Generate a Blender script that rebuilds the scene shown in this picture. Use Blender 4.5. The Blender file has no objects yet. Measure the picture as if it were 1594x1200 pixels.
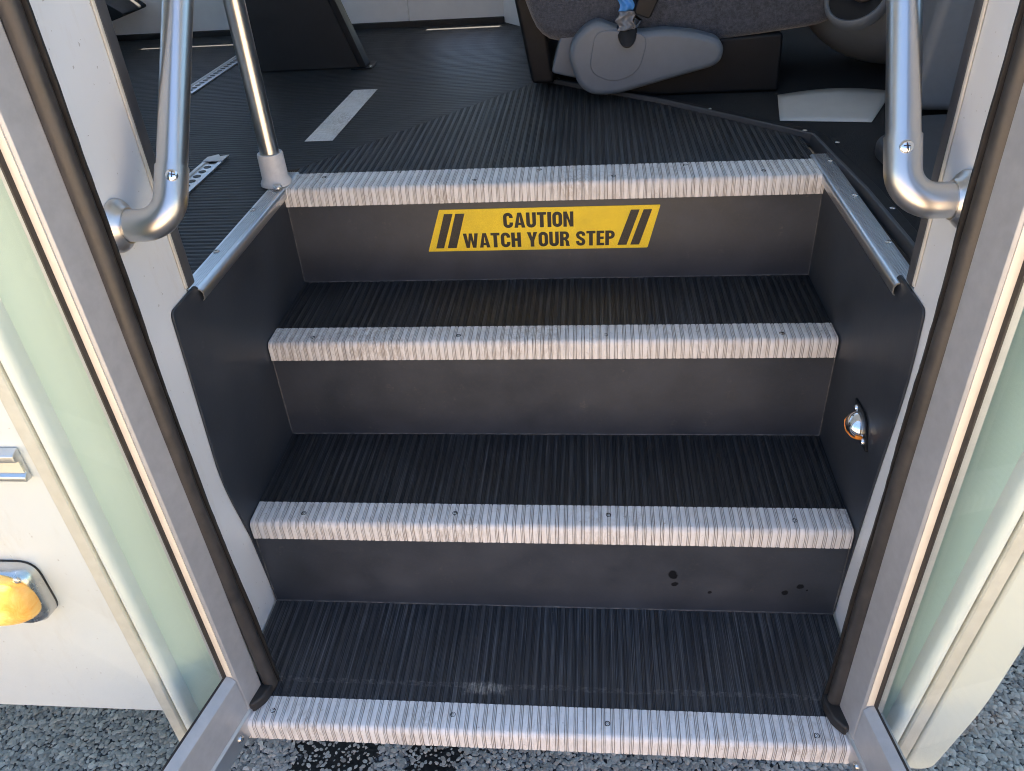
import bpy, math, random
import numpy as np
from mathutils import Vector, Matrix
R = math.radians
random.seed(4); RNG = np.random.default_rng(7)
scene = bpy.context.scene
col = scene.collection

# ------------------------------------------------------------------ camera
cam_d = bpy.data.cameras.new('camera'); cam = bpy.data.objects.new('camera', cam_d); col.objects.link(cam)
scene.camera = cam
YAW, PITCH, ROLL = -0.1215, 0.6063, -0.0719
cyw, syw, cp, sp = math.cos(YAW), math.sin(YAW), math.cos(PITCH), math.sin(PITCH)
fw = Vector((syw*cp, cyw*cp, -sp)); rt = Vector((cyw, -syw, 0)); up = rt.cross(fw)
rt, up = rt*math.cos(ROLL)+up*math.sin(ROLL), up*math.cos(ROLL)-rt*math.sin(ROLL)
M = Matrix((rt, up, -fw)).transposed().to_4x4(); M.translation = Vector((0.0814, -0.6764, 1.1029))
cam.matrix_world = M
cam_d.sensor_fit = 'HORIZONTAL'; cam_d.angle = 2*math.atan(797/1244.7)
cam_d.clip_start = 0.02; cam_d.clip_end = 2000

# ------------------------------------------------------------------ sky, sun, exposure
SUN_EL, SUN_AZ = 64.0, 8.0          # azimuth measured from +Y (behind the bus) towards +X
w = bpy.data.worlds.new('World'); scene.world = w; w.use_nodes = True
nt = w.node_tree; bgn = nt.nodes['Background']
sky = nt.nodes.new('ShaderNodeTexSky'); sky.sky_type = 'NISHITA'; sky.sun_disc = False
sky.sun_elevation = R(SUN_EL); sky.sun_rotation = R(SUN_AZ)
hs = nt.nodes.new('ShaderNodeHueSaturation'); hs.inputs['Saturation'].default_value = 1.0
nt.links.new(sky.outputs[0], hs.inputs['Color']); nt.links.new(hs.outputs[0], bgn.inputs[0]); bgn.inputs[1].default_value = 0.092
sd = bpy.data.lights.new('sun', 'SUN'); sd.energy = 5.0; sd.angle = R(0.5); sd.color = (1.0, 0.88, 0.72)
so = bpy.data.objects.new('sun', sd); col.objects.link(so)
sdir = Vector((math.sin(R(SUN_AZ))*math.cos(R(SUN_EL)), math.cos(R(SUN_AZ))*math.cos(R(SUN_EL)), math.sin(R(SUN_EL))))
so.rotation_euler = sdir.to_track_quat('Z', 'Y').to_euler()
vs = scene.view_settings; vs.view_transform = 'Standard'; vs.look = 'None'; vs.gamma = 1.0; vs.use_curve_mapping = False
vs.exposure = 2.48
scene.cycles.filter_width = 1.05

# ------------------------------------------------------------------ materials
class NT:
    def __init__(s, name):
        s.m = bpy.data.materials.new(name); s.m.use_nodes = True; s.t = s.m.node_tree
        s.b = s.t.nodes['Principled BSDF']; s.out = s.t.nodes['Material Output']
    def n(s, typ, **kw):
        nd = s.t.nodes.new(typ)
        for k, v in kw.items(): setattr(nd, k, v)
        return nd
    def l(s, a, b): s.t.links.new(a, b)
    def coord(s, scale=(1, 1, 1), loc=(0, 0, 0), kind='Object'):
        tc = s.n('ShaderNodeTexCoord'); mp = s.n('ShaderNodeMapping')
        mp.inputs['Scale'].default_value = scale; mp.inputs['Location'].default_value = loc
        s.l(tc.outputs[kind], mp.inputs[0]); return mp.outputs[0]
    def noise(s, scale, detail=4, rough=.6, sc=(1, 1, 1), dist=0.0):
        t = s.n('ShaderNodeTexNoise'); t.inputs['Scale'].default_value = scale; t.inputs['Detail'].default_value = detail
        t.inputs['Roughness'].default_value = rough; t.inputs['Distortion'].default_value = dist
        s.l(s.coord(sc), t.inputs['Vector']); return t.outputs['Fac']
    def ramp(s, fac, stops):
        r = s.n('ShaderNodeValToRGB'); e = r.color_ramp.elements
        while len(e) < len(stops): e.new(0.5)
        for el, (p, c) in zip(e, stops):
            el.position = p; el.color = (c, c, c, 1) if not hasattr(c, '__len__') else (*c, 1)
        s.l(fac, r.inputs[0]); return r.outputs[0]
    def mix(s, fac, a, b, mode='MIX'):
        m = s.n('ShaderNodeMix', data_type='RGBA', blend_type=mode)
        if isinstance(fac, (int, float)): m.inputs[0].default_value = fac
        else: s.l(fac, m.inputs[0])
        for i, v in ((6, a), (7, b)):
            if hasattr(v, '__len__'): m.inputs[i].default_value = (*v[:3], 1)
            else: s.l(v, m.inputs[i])
        return m.outputs[2]
    def math(s, op, a, b=None, c=None):
        m = s.n('ShaderNodeMath', operation=op)
        for i, v in enumerate((a, b, c)):
            if v is None: continue
            if isinstance(v, (int, float)): m.inputs[i].default_value = v
            else: s.l(v, m.inputs[i])
        return m.outputs[0]
    def attr(s, name):
        a = s.n('ShaderNodeAttribute', attribute_name=name); return a.outputs['Fac']
    def bump(s, h, strength=.3, dist=.001):
        b = s.n('ShaderNodeBump'); b.inputs['Strength'].default_value = strength; b.inputs['Distance'].default_value = dist
        s.l(h, b.inputs['Height']); s.l(b.outputs[0], s.b.inputs['Normal'])
    def set(s, **kw):
        for k, v in kw.items():
            i = s.b.inputs[k.replace('_', ' ')]
            if isinstance(v, (int, float)): i.default_value = v
            elif hasattr(v, '__len__'): i.default_value = (*v, 1) if len(v) == 3 else v
            else: s.l(v, i)
        return s

MAT = {}
def simple(name, c1, c2, rough=.5, scale=40, metal=0., bump=.0, bdist=.0005, sc=(1, 1, 1), rvar=.1, spec=.5, bscale=None, detail=5, coat=0.):
    m = NT(name); f = m.noise(scale, detail, .62, sc)
    f2 = m.ramp(f, [(.3, 0.), (.7, 1.)])
    m.set(Base_Color=m.mix(f2, c1, c2), Metallic=metal)
    m.set(Roughness=m.math('MULTIPLY_ADD', f2, rvar, rough-rvar/2)); m.b.inputs['Specular IOR Level'].default_value = spec
    if coat: m.set(Coat_Weight=coat, Coat_Roughness=.08)
    if bump: m.bump(m.noise(bscale or scale*6, 4, .7, sc), bump, bdist)
    MAT[name] = m.m; return m

def rib_black(name, axis, lo=.009, hi=.030, dust=.16):
    m = NT(name)
    sc = (1, .006, 1) if axis == 'y' else (.006, 1, 1)
    streak = m.noise(420, 3, .7, sc); big = m.noise(9, 5, .6); speck = m.noise(330, 2, .5)
    base = m.mix(m.ramp(streak, [(.32, 0.), (.68, 1.)]), (lo*.9, lo*1.05, lo*1.35), (hi*.96, hi*1.02, hi*1.13))
    g = m.attr('groove')
    # pale dust lying along the ridges and worn patches
    fine = m.noise(1300, 2, .6, (1, .004, 1) if axis == 'y' else (.004, 1, 1))
    d1 = m.math('MULTIPLY', m.ramp(fine, [(.50, 0.), (.64, 1.)]), m.ramp(big, [(.35, .25), (.65, 1.)]))
    base = m.mix(m.math('MULTIPLY', d1, .55), base, (dust*.95, dust, dust*1.08))
    base = m.mix(m.math('MULTIPLY', g, .7 if axis == 'y' else .3), base, (.004, .004, .005))
    base = m.mix(m.ramp(speck, [(.77, 0.), (.80, .6)]), base, (.3, .29, .27))
    m.set(Base_Color=base, Roughness=m.ramp(streak, [(.3, .42), (.7, .62)])); m.b.inputs['Specular IOR Level'].default_value = .45
    m.bump(m.noise(900, 3, .7, sc), .25, .0004); MAT[name] = m.m; return m

def make_materials():
    rib_black('rib_y', 'y', .009, .026, .17); rib_black('rib_x', 'x', .010, .020, .07)
    # lowest tread: lighter rubber and dust, its extra skylight put into the colour
    m = rib_black('rib_low_lit', 'y', .016, .044, .24)
    # scuffed pale dust line and scrape along the front of the lowest tread
    bc = m.b.inputs['Base Color'].links[0].from_socket
    tc = m.n('ShaderNodeTexCoord'); sx = m.n('ShaderNodeSeparateXYZ'); m.l(tc.outputs['Object'], sx.inputs[0])
    X, Y = sx.outputs[0], sx.outputs[1]
    n1 = m.noise(26, 4, .7); line = m.math('ABSOLUTE', m.math('SUBTRACT', Y, m.math('MULTIPLY_ADD', n1, .014, .070-.25)))
    lf = m.math('MULTIPLY', m.math('LESS_THAN', line, .0045), m.ramp(m.noise(120, 3, .7), [(.45, 0.), (.7, .5)]))
    c = m.mix(lf, bc, (.22, .21, .19))
    mp = m.n('ShaderNodeMapping'); mp.inputs['Location'].default_value = (.088/.045, -(.072-.25)/.013, 0); mp.inputs['Scale'].default_value = (1/.045, 1/.013, 0)
    m.l(tc.outputs['Object'], mp.inputs[0]); ln = m.n('ShaderNodeVectorMath', operation='LENGTH'); m.l(mp.outputs[0], ln.inputs[0])
    fall = m.ramp(m.math('ADD', ln.outputs['Value'], m.math('MULTIPLY_ADD', m.noise(75, 5, .7), 2.4, -1.2)), [(.35, 1.), (1.0, 0.)])
    e = m.math('MULTIPLY', fall, m.ramp(m.noise(420, 4, .75, (1, .12, 1)), [(.42, 0.), (.66, .75)]))
    c = m.mix(e, c, (.50, .46, .40)); m.set(Base_Color=c)

    # white ribbed rubber: dirt packed in the grooves and worn in patches
    m = NT('white_rib'); g = m.attr('groove'); n = m.noise(22, 5, .65); st = m.noise(260, 3, .6, (1, .12, .12))
    base = m.mix(m.ramp(n, [(.3, 0.), (.7, 1.)]), (.68, .665, .645), (.79, .78, .765))
    base = m.mix(m.math('MULTIPLY', m.ramp(st, [(.45, 0.), (.75, 1.)]), .40), base, (.46, .42, .37))
    gd = m.math('MULTIPLY', g, m.ramp(m.noise(30, 3, .6), [(.25, .30), (.7, .95)]))
    base = m.mix(gd, base, (.20, .165, .135))
    base = m.mix(m.ramp(m.noise(95, 5, .75), [(.62, 0.), (.74, .8)]), base, (.22, .18, .14))
    base = m.mix(m.math('MULTIPLY', m.ramp(m.noise(7, 3, .6), [(.45, 0.), (.65, 1.)]), m.ramp(m.noise(210, 4, .7, (1, .4, .25)), [(.45, 0.), (.62, .6)])), base, (.33, .27, .21))
    m.set(Base_Color=base, Roughness=.62); m.b.inputs['Specular IOR Level'].default_value = .35
    m.bump(m.noise(500, 4, .7), .35, .0005); MAT['white_rib'] = m.m

    # smooth black risers: chalky bloom, scuffs
    def riser(name, spots=()):
        m = NT(name); n = m.noise(11, 6, .65); f = m.noise(150, 4, .7)
        base = m.mix(m.ramp(n, [(.3, 0.), (.72, 1.)]), (.026, .0325, .044), (.045, .0535, .070))
        base = m.mix(m.math('MULTIPLY', m.ramp(f, [(.5, 0.), (.72, 1.)]), .35), base, (.06, .057, .053))
        base = m.mix(m.ramp(m.noise(420, 2, .5), [(.76, 0.), (.80, .5)]), base, (.2, .19, .18))
        base = m.mix(m.math('MULTIPLY', m.ramp(m.noise(34, 5, .75, (1, 1, .5)), [(.60, 0.), (.72, .5)]), m.ramp(m.noise(260, 3, .7, (.3, 1, 1)), [(.45, 0.), (.65, 1.)])), base, (.13, .12, .11))
        rough = m.ramp(n, [(.3, .36), (.7, .52)])
        tc = m.n('ShaderNodeTexCoord'); wob = m.noise(90, 3, .6); sp_ = None
        for (x, z, rx, rz) in spots:
            mp = m.n('ShaderNodeMapping'); mp.inputs['Location'].default_value = (-x/rx, 0, -z/rz); mp.inputs['Scale'].default_value = (1/rx, 0, 1/rz)
            m.l(tc.outputs['Object'], mp.inputs[0])
            ln = m.n('ShaderNodeVectorMath', operation='LENGTH'); m.l(mp.outputs[0], ln.inputs[0])
            d = m.math('ADD', ln.outputs['Value'], m.math('MULTIPLY_ADD', wob, 1.1, -.55))
            k_ = m.ramp(d, [(.70, .85), (1.05, 0.)]); base = m.mix(k_, base, (.003, .003, .004)); sp_ = m.math('MAXIMUM', sp_, k_) if sp_ is not None else k_
        m.set(Base_Color=base, Roughness=rough); m.b.inputs['Specular IOR Level'].default_value = .5
        if sp_ is not None: m.l(m.math('MULTIPLY_ADD', sp_, -.42, .5), m.b.inputs['Specular IOR Level'])
        m.bump(m.noise(60, 5, .7), .12, .002); MAT[name] = m.m
    riser('riser'); riser('riser_spotted', [(.212, .087, .0085, .0115), (.217, .064, .0065, .006), (.275, .046, .0045, .0045), (.396, .049, .0062, .006), (.418, .064, .0066, .0062), (.43, .056, .002, .002)])
    simple('side_rubber', (.016, .0175, .021), (.026, .0275, .031), .46, 14, bump=.1, bdist=.002, bscale=45)
    mm = NT('side_rubber'); n_ = mm.noise(7, 5, .62); c = mm.mix(mm.ramp(n_, [(.3, 0.), (.7, 1.)]), (.021, .0265, .0365), (.036, .044, .057))
    c = mm.mix(mm.math('MULTIPLY', mm.ramp(mm.noise(18, 5, .75), [(.58, 0.), (.72, .55)]), mm.ramp(mm.noise(190, 3, .7, (1, .3, 1)), [(.48, 0.), (.66, 1.)])), c, (.10, .10, .10))
    c = mm.mix(mm.ramp(mm.noise(260, 2, .5), [(.76, 0.), (.79, .5)]), c, (.2, .2, .19))
    mm.set(Base_Color=c, Roughness=mm.ramp(n_, [(.3, .38), (.7, .52)])); mm.bump(mm.noise(22, 4, .6), .12, .004); MAT['side_rubber'] = mm.m
    simple('seam_dust', (.03, .033, .038), (.15, .15, .15), .7, 70)
    simple('white_paint', (.77, .765, .745), (.80, .795, .78), .30, 3, rvar=.0, coat=.3, detail=1)
    mm = NT('white_paint'); st_ = mm.noise(2.2, 5, .65); sp_ = mm.noise(160, 2, .5)
    c = mm.mix(mm.ramp(st_, [(.42, 0.), (.75, .55)]), (.76, .785, .80), (.66, .665, .65)); c = mm.mix(mm.ramp(sp_, [(.735, 0.), (.755, .55)]), c, (.30, .27, .23))
    c = mm.mix(mm.ramp(mm.noise(26, 6, .75, (1, 1, .25)), [(.56, 0.), (.80, .35)]), c, (.58, .53, .44))
    mm.set(Base_Color=c, Roughness=.32, Coat_Weight=.25, Coat_Roughness=.1); MAT['white_paint'] = mm.m
    simple('wall_white', (.69, .71, .73), (.76, .78, .795), .5, 14, bump=.06, bscale=160)
    simple('cream_cast_white', (.71, .725, .66), (.74, .755, .70), .32, 3, rvar=.0, coat=.2, detail=1)  # body white with the reflected cream cast put into its colour
    simple('sage_jamb', (.52, .64, .58), (.55, .67, .61), .45, 5, rvar=0., detail=1)  # even pale green of the left jamb recess, bluer on the right
    simple('teal_jamb', (.47, .62, .58), (.50, .65, .61), .4, 5, rvar=0., detail=1)
    simple('pale_bead', (.74, .78, .75), (.80, .83, .80), .35, 14)
    simple('beige_seal', (.56, .53, .46), (.68, .65, .58), .55, 30, bump=.1, bscale=220)
    simple('cream_paint_lit_edge', (.72, .66, .55), (.77, .71, .60), .45, 60)
    simple('mill_aluminium', (.42, .437, .455), (.48, .497, .515), .44, 60, metal=.45, rvar=.06, spec=.5, detail=3)
    simple('bright_aluminium', (.60, .62, .65), (.68, .70, .72), .30, 40, metal=.95, sc=(1, .03, 1), rvar=.02, detail=2)
    m = simple('steel_tube', (.62, .60, .575), (.64, .62, .595), .28, 5, metal=1., rvar=0., detail=1)
    simple('cast_elbow', (.60, .585, .56), (.66, .64, .61), .33, 6, metal=1., rvar=.02, detail=1)
    simple('chrome', (.80, .80, .80), (.86, .86, .86), .10, 60, metal=1., rvar=.08)
    simple('dull_chrome', (.55, .54, .52), (.70, .69, .67), .26, 30, metal=1., rvar=.12)
    simple('seal_rubber', (.025, .0245, .0245), (.044, .042, .0415), .40, 60, bump=.12, bscale=500, rvar=.16)
    simple('dark_rubber', (.010, .010, .010), (.02, .019, .019), .55, 60, bump=.15, bscale=300)
    simple('gasket', (.012, .010, .010), (.03, .026, .024), .5, 60)
    simple('grey_trim', (.055, .058, .065), (.07, .073, .08), .45, 30)
    simple('dash_plastic', (.135, .158, .188), (.155, .178, .208), .55, 60, bump=.25, bscale=900, bdist=.0004)
    simple('cover_plastic', (.112, .142, .178), (.130, .160, .196), .48, 40, bump=.2, bscale=1100, bdist=.0003)
    simple('black_plastic', (.006, .0068, .0085), (.010, .011, .0135), .55, 60, bump=.15, bscale=400, spec=.3)
    simple('black_panel', (.008, .009, .011), (.013, .014, .017), .55, 40, bump=.1, bscale=300)
    simple('brown_knob', (.05, .04, .035), (.08, .065, .055), .5, 60)
    simple('carpet', (.010, .010, .011), (.03, .03, .032), .95, 500, bump=.8, bscale=700, bdist=.003)
    simple('paper_white', (.50, .50, .485), (.56, .56, .54), .7, 20)
    simple('blue_tag', (.05, .22, .60), (.08, .28, .68), .4, 20)
    simple('clear_sleeve', (.10, .115, .14), (.20, .215, .24), .15, 40, spec=.8)
    simple('collar_paint', (.50, .51, .52), (.62, .62, .62), .4, 70, bump=.2, bscale=120, bdist=.001)
    mm = NT('upholstery'); v = mm.n('ShaderNodeTexVoronoi'); v.inputs['Scale'].default_value = 420; mm.l(mm.coord(), v.inputs['Vector'])
    f = mm.noise(160, 4, .7); base = mm.mix(mm.ramp(f, [(.35, 0.), (.65, 1.)]), (.032, .0375, .050), (.078, .086, .108))
    mm.set(Base_Color=base, Roughness=.95, Sheen_Weight=.4); mm.bump(v.outputs['Distance'], .6, .0015); MAT['upholstery'] = mm.m
    # caution sticker: gritty yellow anti-slip film
    mm = NT('yellow_film'); f = mm.noise(700, 3, .7); f2 = mm.noise(20, 4, .6)
    base = mm.mix(mm.ramp(f, [(.35, 0.), (.65, 1.)]), (.72, .50, .012), (.87, .65, .03))
    base = mm.mix(mm.math('MULTIPLY', mm.ramp(f2, [(.45, 0.), (.75, 1.)]), .35), base, (.50, .36, .03))
    mm.set(Base_Color=base, Roughness=.55); mm.bump(f, .5, .0006); MAT['yellow_film'] = mm.m
    simple('sticker_ink', (.012, .011, .009), (.05, .046, .04), .6, 500, bump=.4, bscale=700)
    simple('sticker_letter', (.012, .011, .009), (.022, .02, .017), .6, 500)
    # amber lens, bulb
    mm = NT('amber_lens'); mm.t.nodes.remove(mm.b)
    tr = mm.n('ShaderNodeBsdfTransparent'); f = mm.noise(30, 6, .72, dist=1.6)
    mm.l(mm.mix(mm.ramp(f, [(.35, 0.), (.7, 1.)]), (1., .78, .36), (1., .66, .20)), tr.inputs[0])
    tl = mm.n('ShaderNodeBsdfTranslucent'); mm.l(mm.mix(mm.ramp(f, [(.35, 0.), (.7, 1.)]), (1., .88, .60), (.93, .52, .16)), tl.inputs[0])
    gl = mm.n('ShaderNodeBsdfGlossy'); gl.inputs['Roughness'].default_value = .08
    lw = mm.n('ShaderNodeLayerWeight'); lw.inputs[0].default_value = .5
    a = mm.n('ShaderNodeMixShader'); a.inputs[0].default_value = .55; mm.l(tr.outputs[0], a.inputs[1]); mm.l(tl.outputs[0], a.inputs[2])
    b = mm.n('ShaderNodeMixShader'); mm.l(mm.math('MULTIPLY_ADD', mm.math('POWER', lw.outputs['Facing'], 5.), .5, .03), b.inputs[0]); mm.l(a.outputs[0], b.inputs[1]); mm.l(gl.outputs[0], b.inputs[2])
    mm.l(b.outputs[0], mm.out.inputs[0]); MAT['amber_lens'] = mm.m
    simple('amber_plastic', (.90, .27, .03), (.95, .34, .05), .25, 30)
    mm = NT('bulb'); mm.set(Base_Color=(1, .9, .7), Emission_Color=(1., .82, .45), Emission_Strength=6.); MAT['bulb'] = mm.m
    mm = NT('reflector'); mm.set(Base_Color=(.8, .62, .3), Roughness=.3, Metallic=.6); MAT['reflector'] = mm.m
    # thin pale green window glass: clear with Fresnel reflection
    def glass(name, tint):
        mm = NT(name); mm.t.nodes.remove(mm.b)
        tr = mm.n('ShaderNodeBsdfTransparent'); tr.inputs[0].default_value = (*tint, 1)
        gl = mm.n('ShaderNodeBsdfGlossy'); gl.inputs['Roughness'].default_value = .015
        lw = mm.n('ShaderNodeLayerWeight'); lw.inputs[0].default_value = .5
        b = mm.n('ShaderNodeMixShader'); mm.l(mm.math('MULTIPLY_ADD', mm.math('POWER', lw.outputs['Facing'], 5.), .48, .025), b.inputs[0]); mm.l(tr.outputs[0], b.inputs[1]); mm.l(gl.outputs[0], b.inputs[2])
        mm.l(b.outputs[0], mm.out.inputs[0]); MAT[name] = mm.m
    mm = NT('fill_diffuser'); mm.t.nodes.remove(mm.b); tl = mm.n('ShaderNodeBsdfTranslucent'); tl.inputs[0].default_value = (.42, .56, .74, 1); df = mm.n('ShaderNodeBsdfDiffuse'); df.inputs[0].default_value = (.62, .70, .78, 1)
    b = mm.n('ShaderNodeMixShader'); b.inputs[0].default_value = .75; mm.l(tl.outputs[0], b.inputs[2]); mm.l(df.outputs[0], b.inputs[1]); mm.l(b.outputs[0], mm.out.inputs[0]); MAT['fill_diffuser'] = mm.m
    glass('door_glass', (.955, .985, .965)); glass('tinted_glass', (.75, .80, .78))
    # ground: asphalt binder with pale stones
    mm = NT('asphalt'); v = mm.n('ShaderNodeTexVoronoi'); v.inputs['Scale'].default_value = 95; mm.l(mm.coord(), v.inputs['Vector'])
    ve = mm.n('ShaderNodeTexVoronoi', feature='DISTANCE_TO_EDGE'); ve.inputs['Scale'].default_value = 95; mm.l(mm.coord(), ve.inputs['Vector'])
    cr = mm.n('ShaderNodeSeparateColor'); mm.l(v.outputs['Color'], cr.inputs[0])
    stone = mm.ramp(cr.outputs[0], [(0., (.12, .125, .13)), (.5, (.24, .24, .235)), (1., (.42, .41, .39))])
    em = mm.ramp(ve.outputs['Distance'], [(.05, 0.), (.16, 1.)])
    mm.set(Base_Color=mm.mix(em, (.03, .03, .032), stone), Roughness=.8); mm.bump(em, .9, .004); MAT['asphalt'] = mm.m
    mm = NT('binder'); f = mm.noise(120, 4, .7); mm.set(Base_Color=mm.mix(mm.ramp(f, [(.3, 0.), (.7, 1.)]), (.05, .05, .052), (.10, .10, .10)), Roughness=.8)
    mm.bump(mm.noise(300, 4, .7), .8, .004); MAT['binder'] = mm.m
    mm = NT('pebble'); a = mm.attr('tone'); f = mm.noise(240, 4, .7)
    c = mm.ramp(a, [(0., (.17, .16, .14)), (.35, (.40, .38, .335)), (.7, (.57, .54, .475)), (.93, (.78, .74, .66)), (1., (.50, .38, .27))])
    mm.set(Base_Color=mm.mix(mm.math('MULTIPLY', f, .5), c, (.13, .135, .14)), Roughness=.6); mm.bump(f, .5, .002); MAT['pebble'] = mm.m
    simple('tar', (.006, .006, .006), (.014, .014, .014), .35, 60, bump=.5, bscale=200, bdist=.003)
    simple('bounce_render', (.52, .385, .27), (.58, .435, .305), .9, 3)
    simple('bounce_concrete', (.47, .37, .265), (.54, .44, .325), .85, 6)
make_materials()

# ------------------------------------------------------------------ object helpers
ORG = {}
def link(o, parent=None, origin=None):
    col.objects.link(o)
    if parent is not None: o.parent = parent
    return o
def tag(o, label=None, cat=None, group=None, kind=None):
    if label: o['label'] = label
    if cat: o['category'] = cat
    if group: o['group'] = group
    if kind: o['kind'] = kind
    return o
def thing(name, label, cat, loc=(0, 0, 0), group=None):
    o = bpy.data.objects.new(name, None); o.location = loc; o.empty_display_size = .05
    ORG[o.name] = Vector(loc); col.objects.link(o); return tag(o, label, cat, group)
def mk(name, verts, faces, mat, parent=None, smooth=False, bevel=0., seg=2, sub=0, origin=None, attr=None, auto=35):
    """link a mesh given in world coordinates as a child of parent (or as a top-level object)"""
    me = bpy.data.meshes.new(name)
    v = np.asarray(verts, dtype=float)
    org = ORG[parent.name] if parent is not None else Vector(origin if origin is not None else (0, 0, 0))
    v = v - np.array(org)
    me.from_pydata(v.tolist(), [], faces); me.update()
    o = bpy.data.objects.new(name, me); col.objects.link(o)
    if parent is not None: o.parent = parent
    else: o.location = org
    ORG[o.name] = org
    me.materials.append(MAT[mat])
    if attr:
        for an, av in attr.items():
            a = me.attributes.new(an, 'FLOAT', 'POINT'); a.data.foreach_set('value', np.asarray(av, dtype=np.float32))
    import bmesh
    bm = bmesh.new(); bm.from_mesh(me); bmesh.ops.recalc_face_normals(bm, faces=bm.faces); bm.to_mesh(me); bm.free()
    if smooth: me.polygons.foreach_set('use_smooth', [True]*len(me.polygons))
    if bevel:
        b = o.modifiers.new('bevel', 'BEVEL'); b.width = bevel; b.segments = seg; b.limit_method = 'ANGLE'; b.angle_limit = R(30); b.harden_normals = False
        me.polygons.foreach_set('use_smooth', [True]*len(me.polygons))
        wn = o.modifiers.new('normals', 'WEIGHTED_NORMAL'); wn.keep_sharp = False
    if sub:
        s = o.modifiers.new('subsurf', 'SUBSURF'); s.levels = sub; s.render_levels = sub
    if smooth and auto and not bevel and not sub:
        me.set_sharp_from_angle(angle=R(auto))
    return o
class MB:
    def __init__(s): s.v = []; s.f = []
    def add(s, v, f):
        k = len(s.v); s.v += [tuple(p) for p in v]; s.f += [tuple(i+k for i in q) for q in f]; return s
    def box(s, x0, x1, y0, y1, z0, z1):
        v = [(x, y, z) for x in (x0, x1) for y in (y0, y1) for z in (z0, z1)]
        return s.add(v, [(0, 1, 3, 2), (4, 6, 7, 5), (0, 4, 5, 1), (2, 3, 7, 6), (0, 2, 6, 4), (1, 5, 7, 3)])
    def prism(s, poly, axis, a, b):
        """2D outline extruded along axis from a to b (the other two axes keep their order)"""
        def P(u, w, t): return {'x': (t, u, w), 'y': (u, t, w), 'z': (u, w, t)}[axis]
        n = len(poly); v = [P(u, w, a) for u, w in poly]+[P(u, w, b) for u, w in poly]
        f = [tuple(range(n)), tuple(range(2*n-1, n-1, -1))]+[(i, (i+1) % n, n+(i+1) % n, n+i) for i in range(n)]
        return s.add(v, f)
    def frame_prism(s, poly, o, eu, ew, ez, a, b):
        """outline in a local frame: o + u*eu + w*ew, extruded along ez"""
        o, eu, ew, ez = map(Vector, (o, eu, ew, ez)); n = len(poly)
        v = [o+eu*u+ew*w_+ez*a for u, w_ in poly]+[o+eu*u+ew*w_+ez*b for u, w_ in poly]
        f = [tuple(range(n)), tuple(range(2*n-1, n-1, -1))]+[(i, (i+1) % n, n+(i+1) % n, n+i) for i in range(n)]
        return s.add(v, f)
    def tube(s, path, rad, n=24, caps=True):
        path = [Vector(p) for p in path]; rads = rad if hasattr(rad, '__len__') else [rad]*len(path)
        t0 = (path[1]-path[0]).normalized(); ref = Vector((0, 0, 1)) if abs(t0.z) < .9 else Vector((1, 0, 0))
        a = t0.cross(ref).normalized(); v = []; f = []
        for i, p in enumerate(path):
            t = ((path[min(i+1, len(path)-1)]-p).normalized()+(p-path[max(i-1, 0)]).normalized())
            t = t.normalized() if t.length > 1e-9 else t0
            a = (a-t*a.dot(t)).normalized(); b = t.cross(a)
            for k in range(n):
                an = 2*math.pi*k/n; v.append(p+(a*math.cos(an)+b*math.sin(an))*rads[i])
        for i in range(len(path)-1):
            for k in range(n):
                f.append((i*n+k, i*n+(k+1) % n, (i+1)*n+(k+1) % n, (i+1)*n+k))
        if caps: f += [tuple(range(n-1, -1, -1)), tuple(range((len(path)-1)*n, len(path)*n))]
        return s.add(v, f)
    def lathe(s, prof, o, ax, n=28, sx=1., sy=1., ref=None):
        """profile (r, h) turned round axis ax through o"""
        o, ax = Vector(o), Vector(ax).normalized(); r0 = Vector(ref) if ref else (Vector((0, 0, 1)) if abs(ax.z) < .9 else Vector((1, 0, 0)))
        a = (r0-ax*ax.dot(r0)).normalized(); b = ax.cross(a); v = []; f = []
        for (r, h) in prof:
            for k in range(n):
                an = 2*math.pi*k/n; v.append(o+ax*h+(a*math.cos(an)*sx+b*math.sin(an)*sy)*max(r, 1e-5))
        for i in range(len(prof)-1):
            for k in range(n): f.append((i*n+k, i*n+(k+1) % n, (i+1)*n+(k+1) % n, (i+1)*n+k))
        f += [tuple(range(n-1, -1, -1)), tuple(range((len(prof)-1)*n, len(prof)*n))]
        return s.add(v, f)
    def build(s, name, mat, parent=None, **kw): return mk(name, s.v, s.f, mat, parent, **kw)
def arc(cx, cy, r, a0, a1, n): return [(cx+r*math.cos(R(a0+(a1-a0)*i/n)), cy+r*math.sin(R(a0+(a1-a0)*i/n))) for i in range(n+1)]
def rounded(pts, r, n=5):
    """round the corners of a 2D outline"""
    out = []; m = len(pts)
    for i in range(m):
        p, a, b = Vector(pts[i]), Vector(pts[i-1]), Vector(pts[(i+1) % m])
        rr = r[i] if hasattr(r, '__len__') else r
        if rr <= 0: out.append(tuple(p)); continue
        da, db = (a-p), (b-p); k = min(rr, da.length*.45, db.length*.45)
        p0, p1 = p+da.normalized()*k, p+db.normalized()*k
        for j in range(n+1):
            t = j/n; q = p0*(1-t)**2+p*2*t*(1-t)+p1*t*t; out.append(tuple(q))
    return out
SCREW = [(.0042, 0), (.0042, .0006), (.0034, .0014), (.0018, .0017), (.0017, .0008), (.0003, .0008)]
def screw(parent, o, ax, s=1., mat='dull_chrome', name='screw'):
    sc_ = MB().lathe([(r*s, h*s) for r, h in SCREW], o, ax, 14).build(name, mat, parent, smooth=True)
    return sc_

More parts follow.
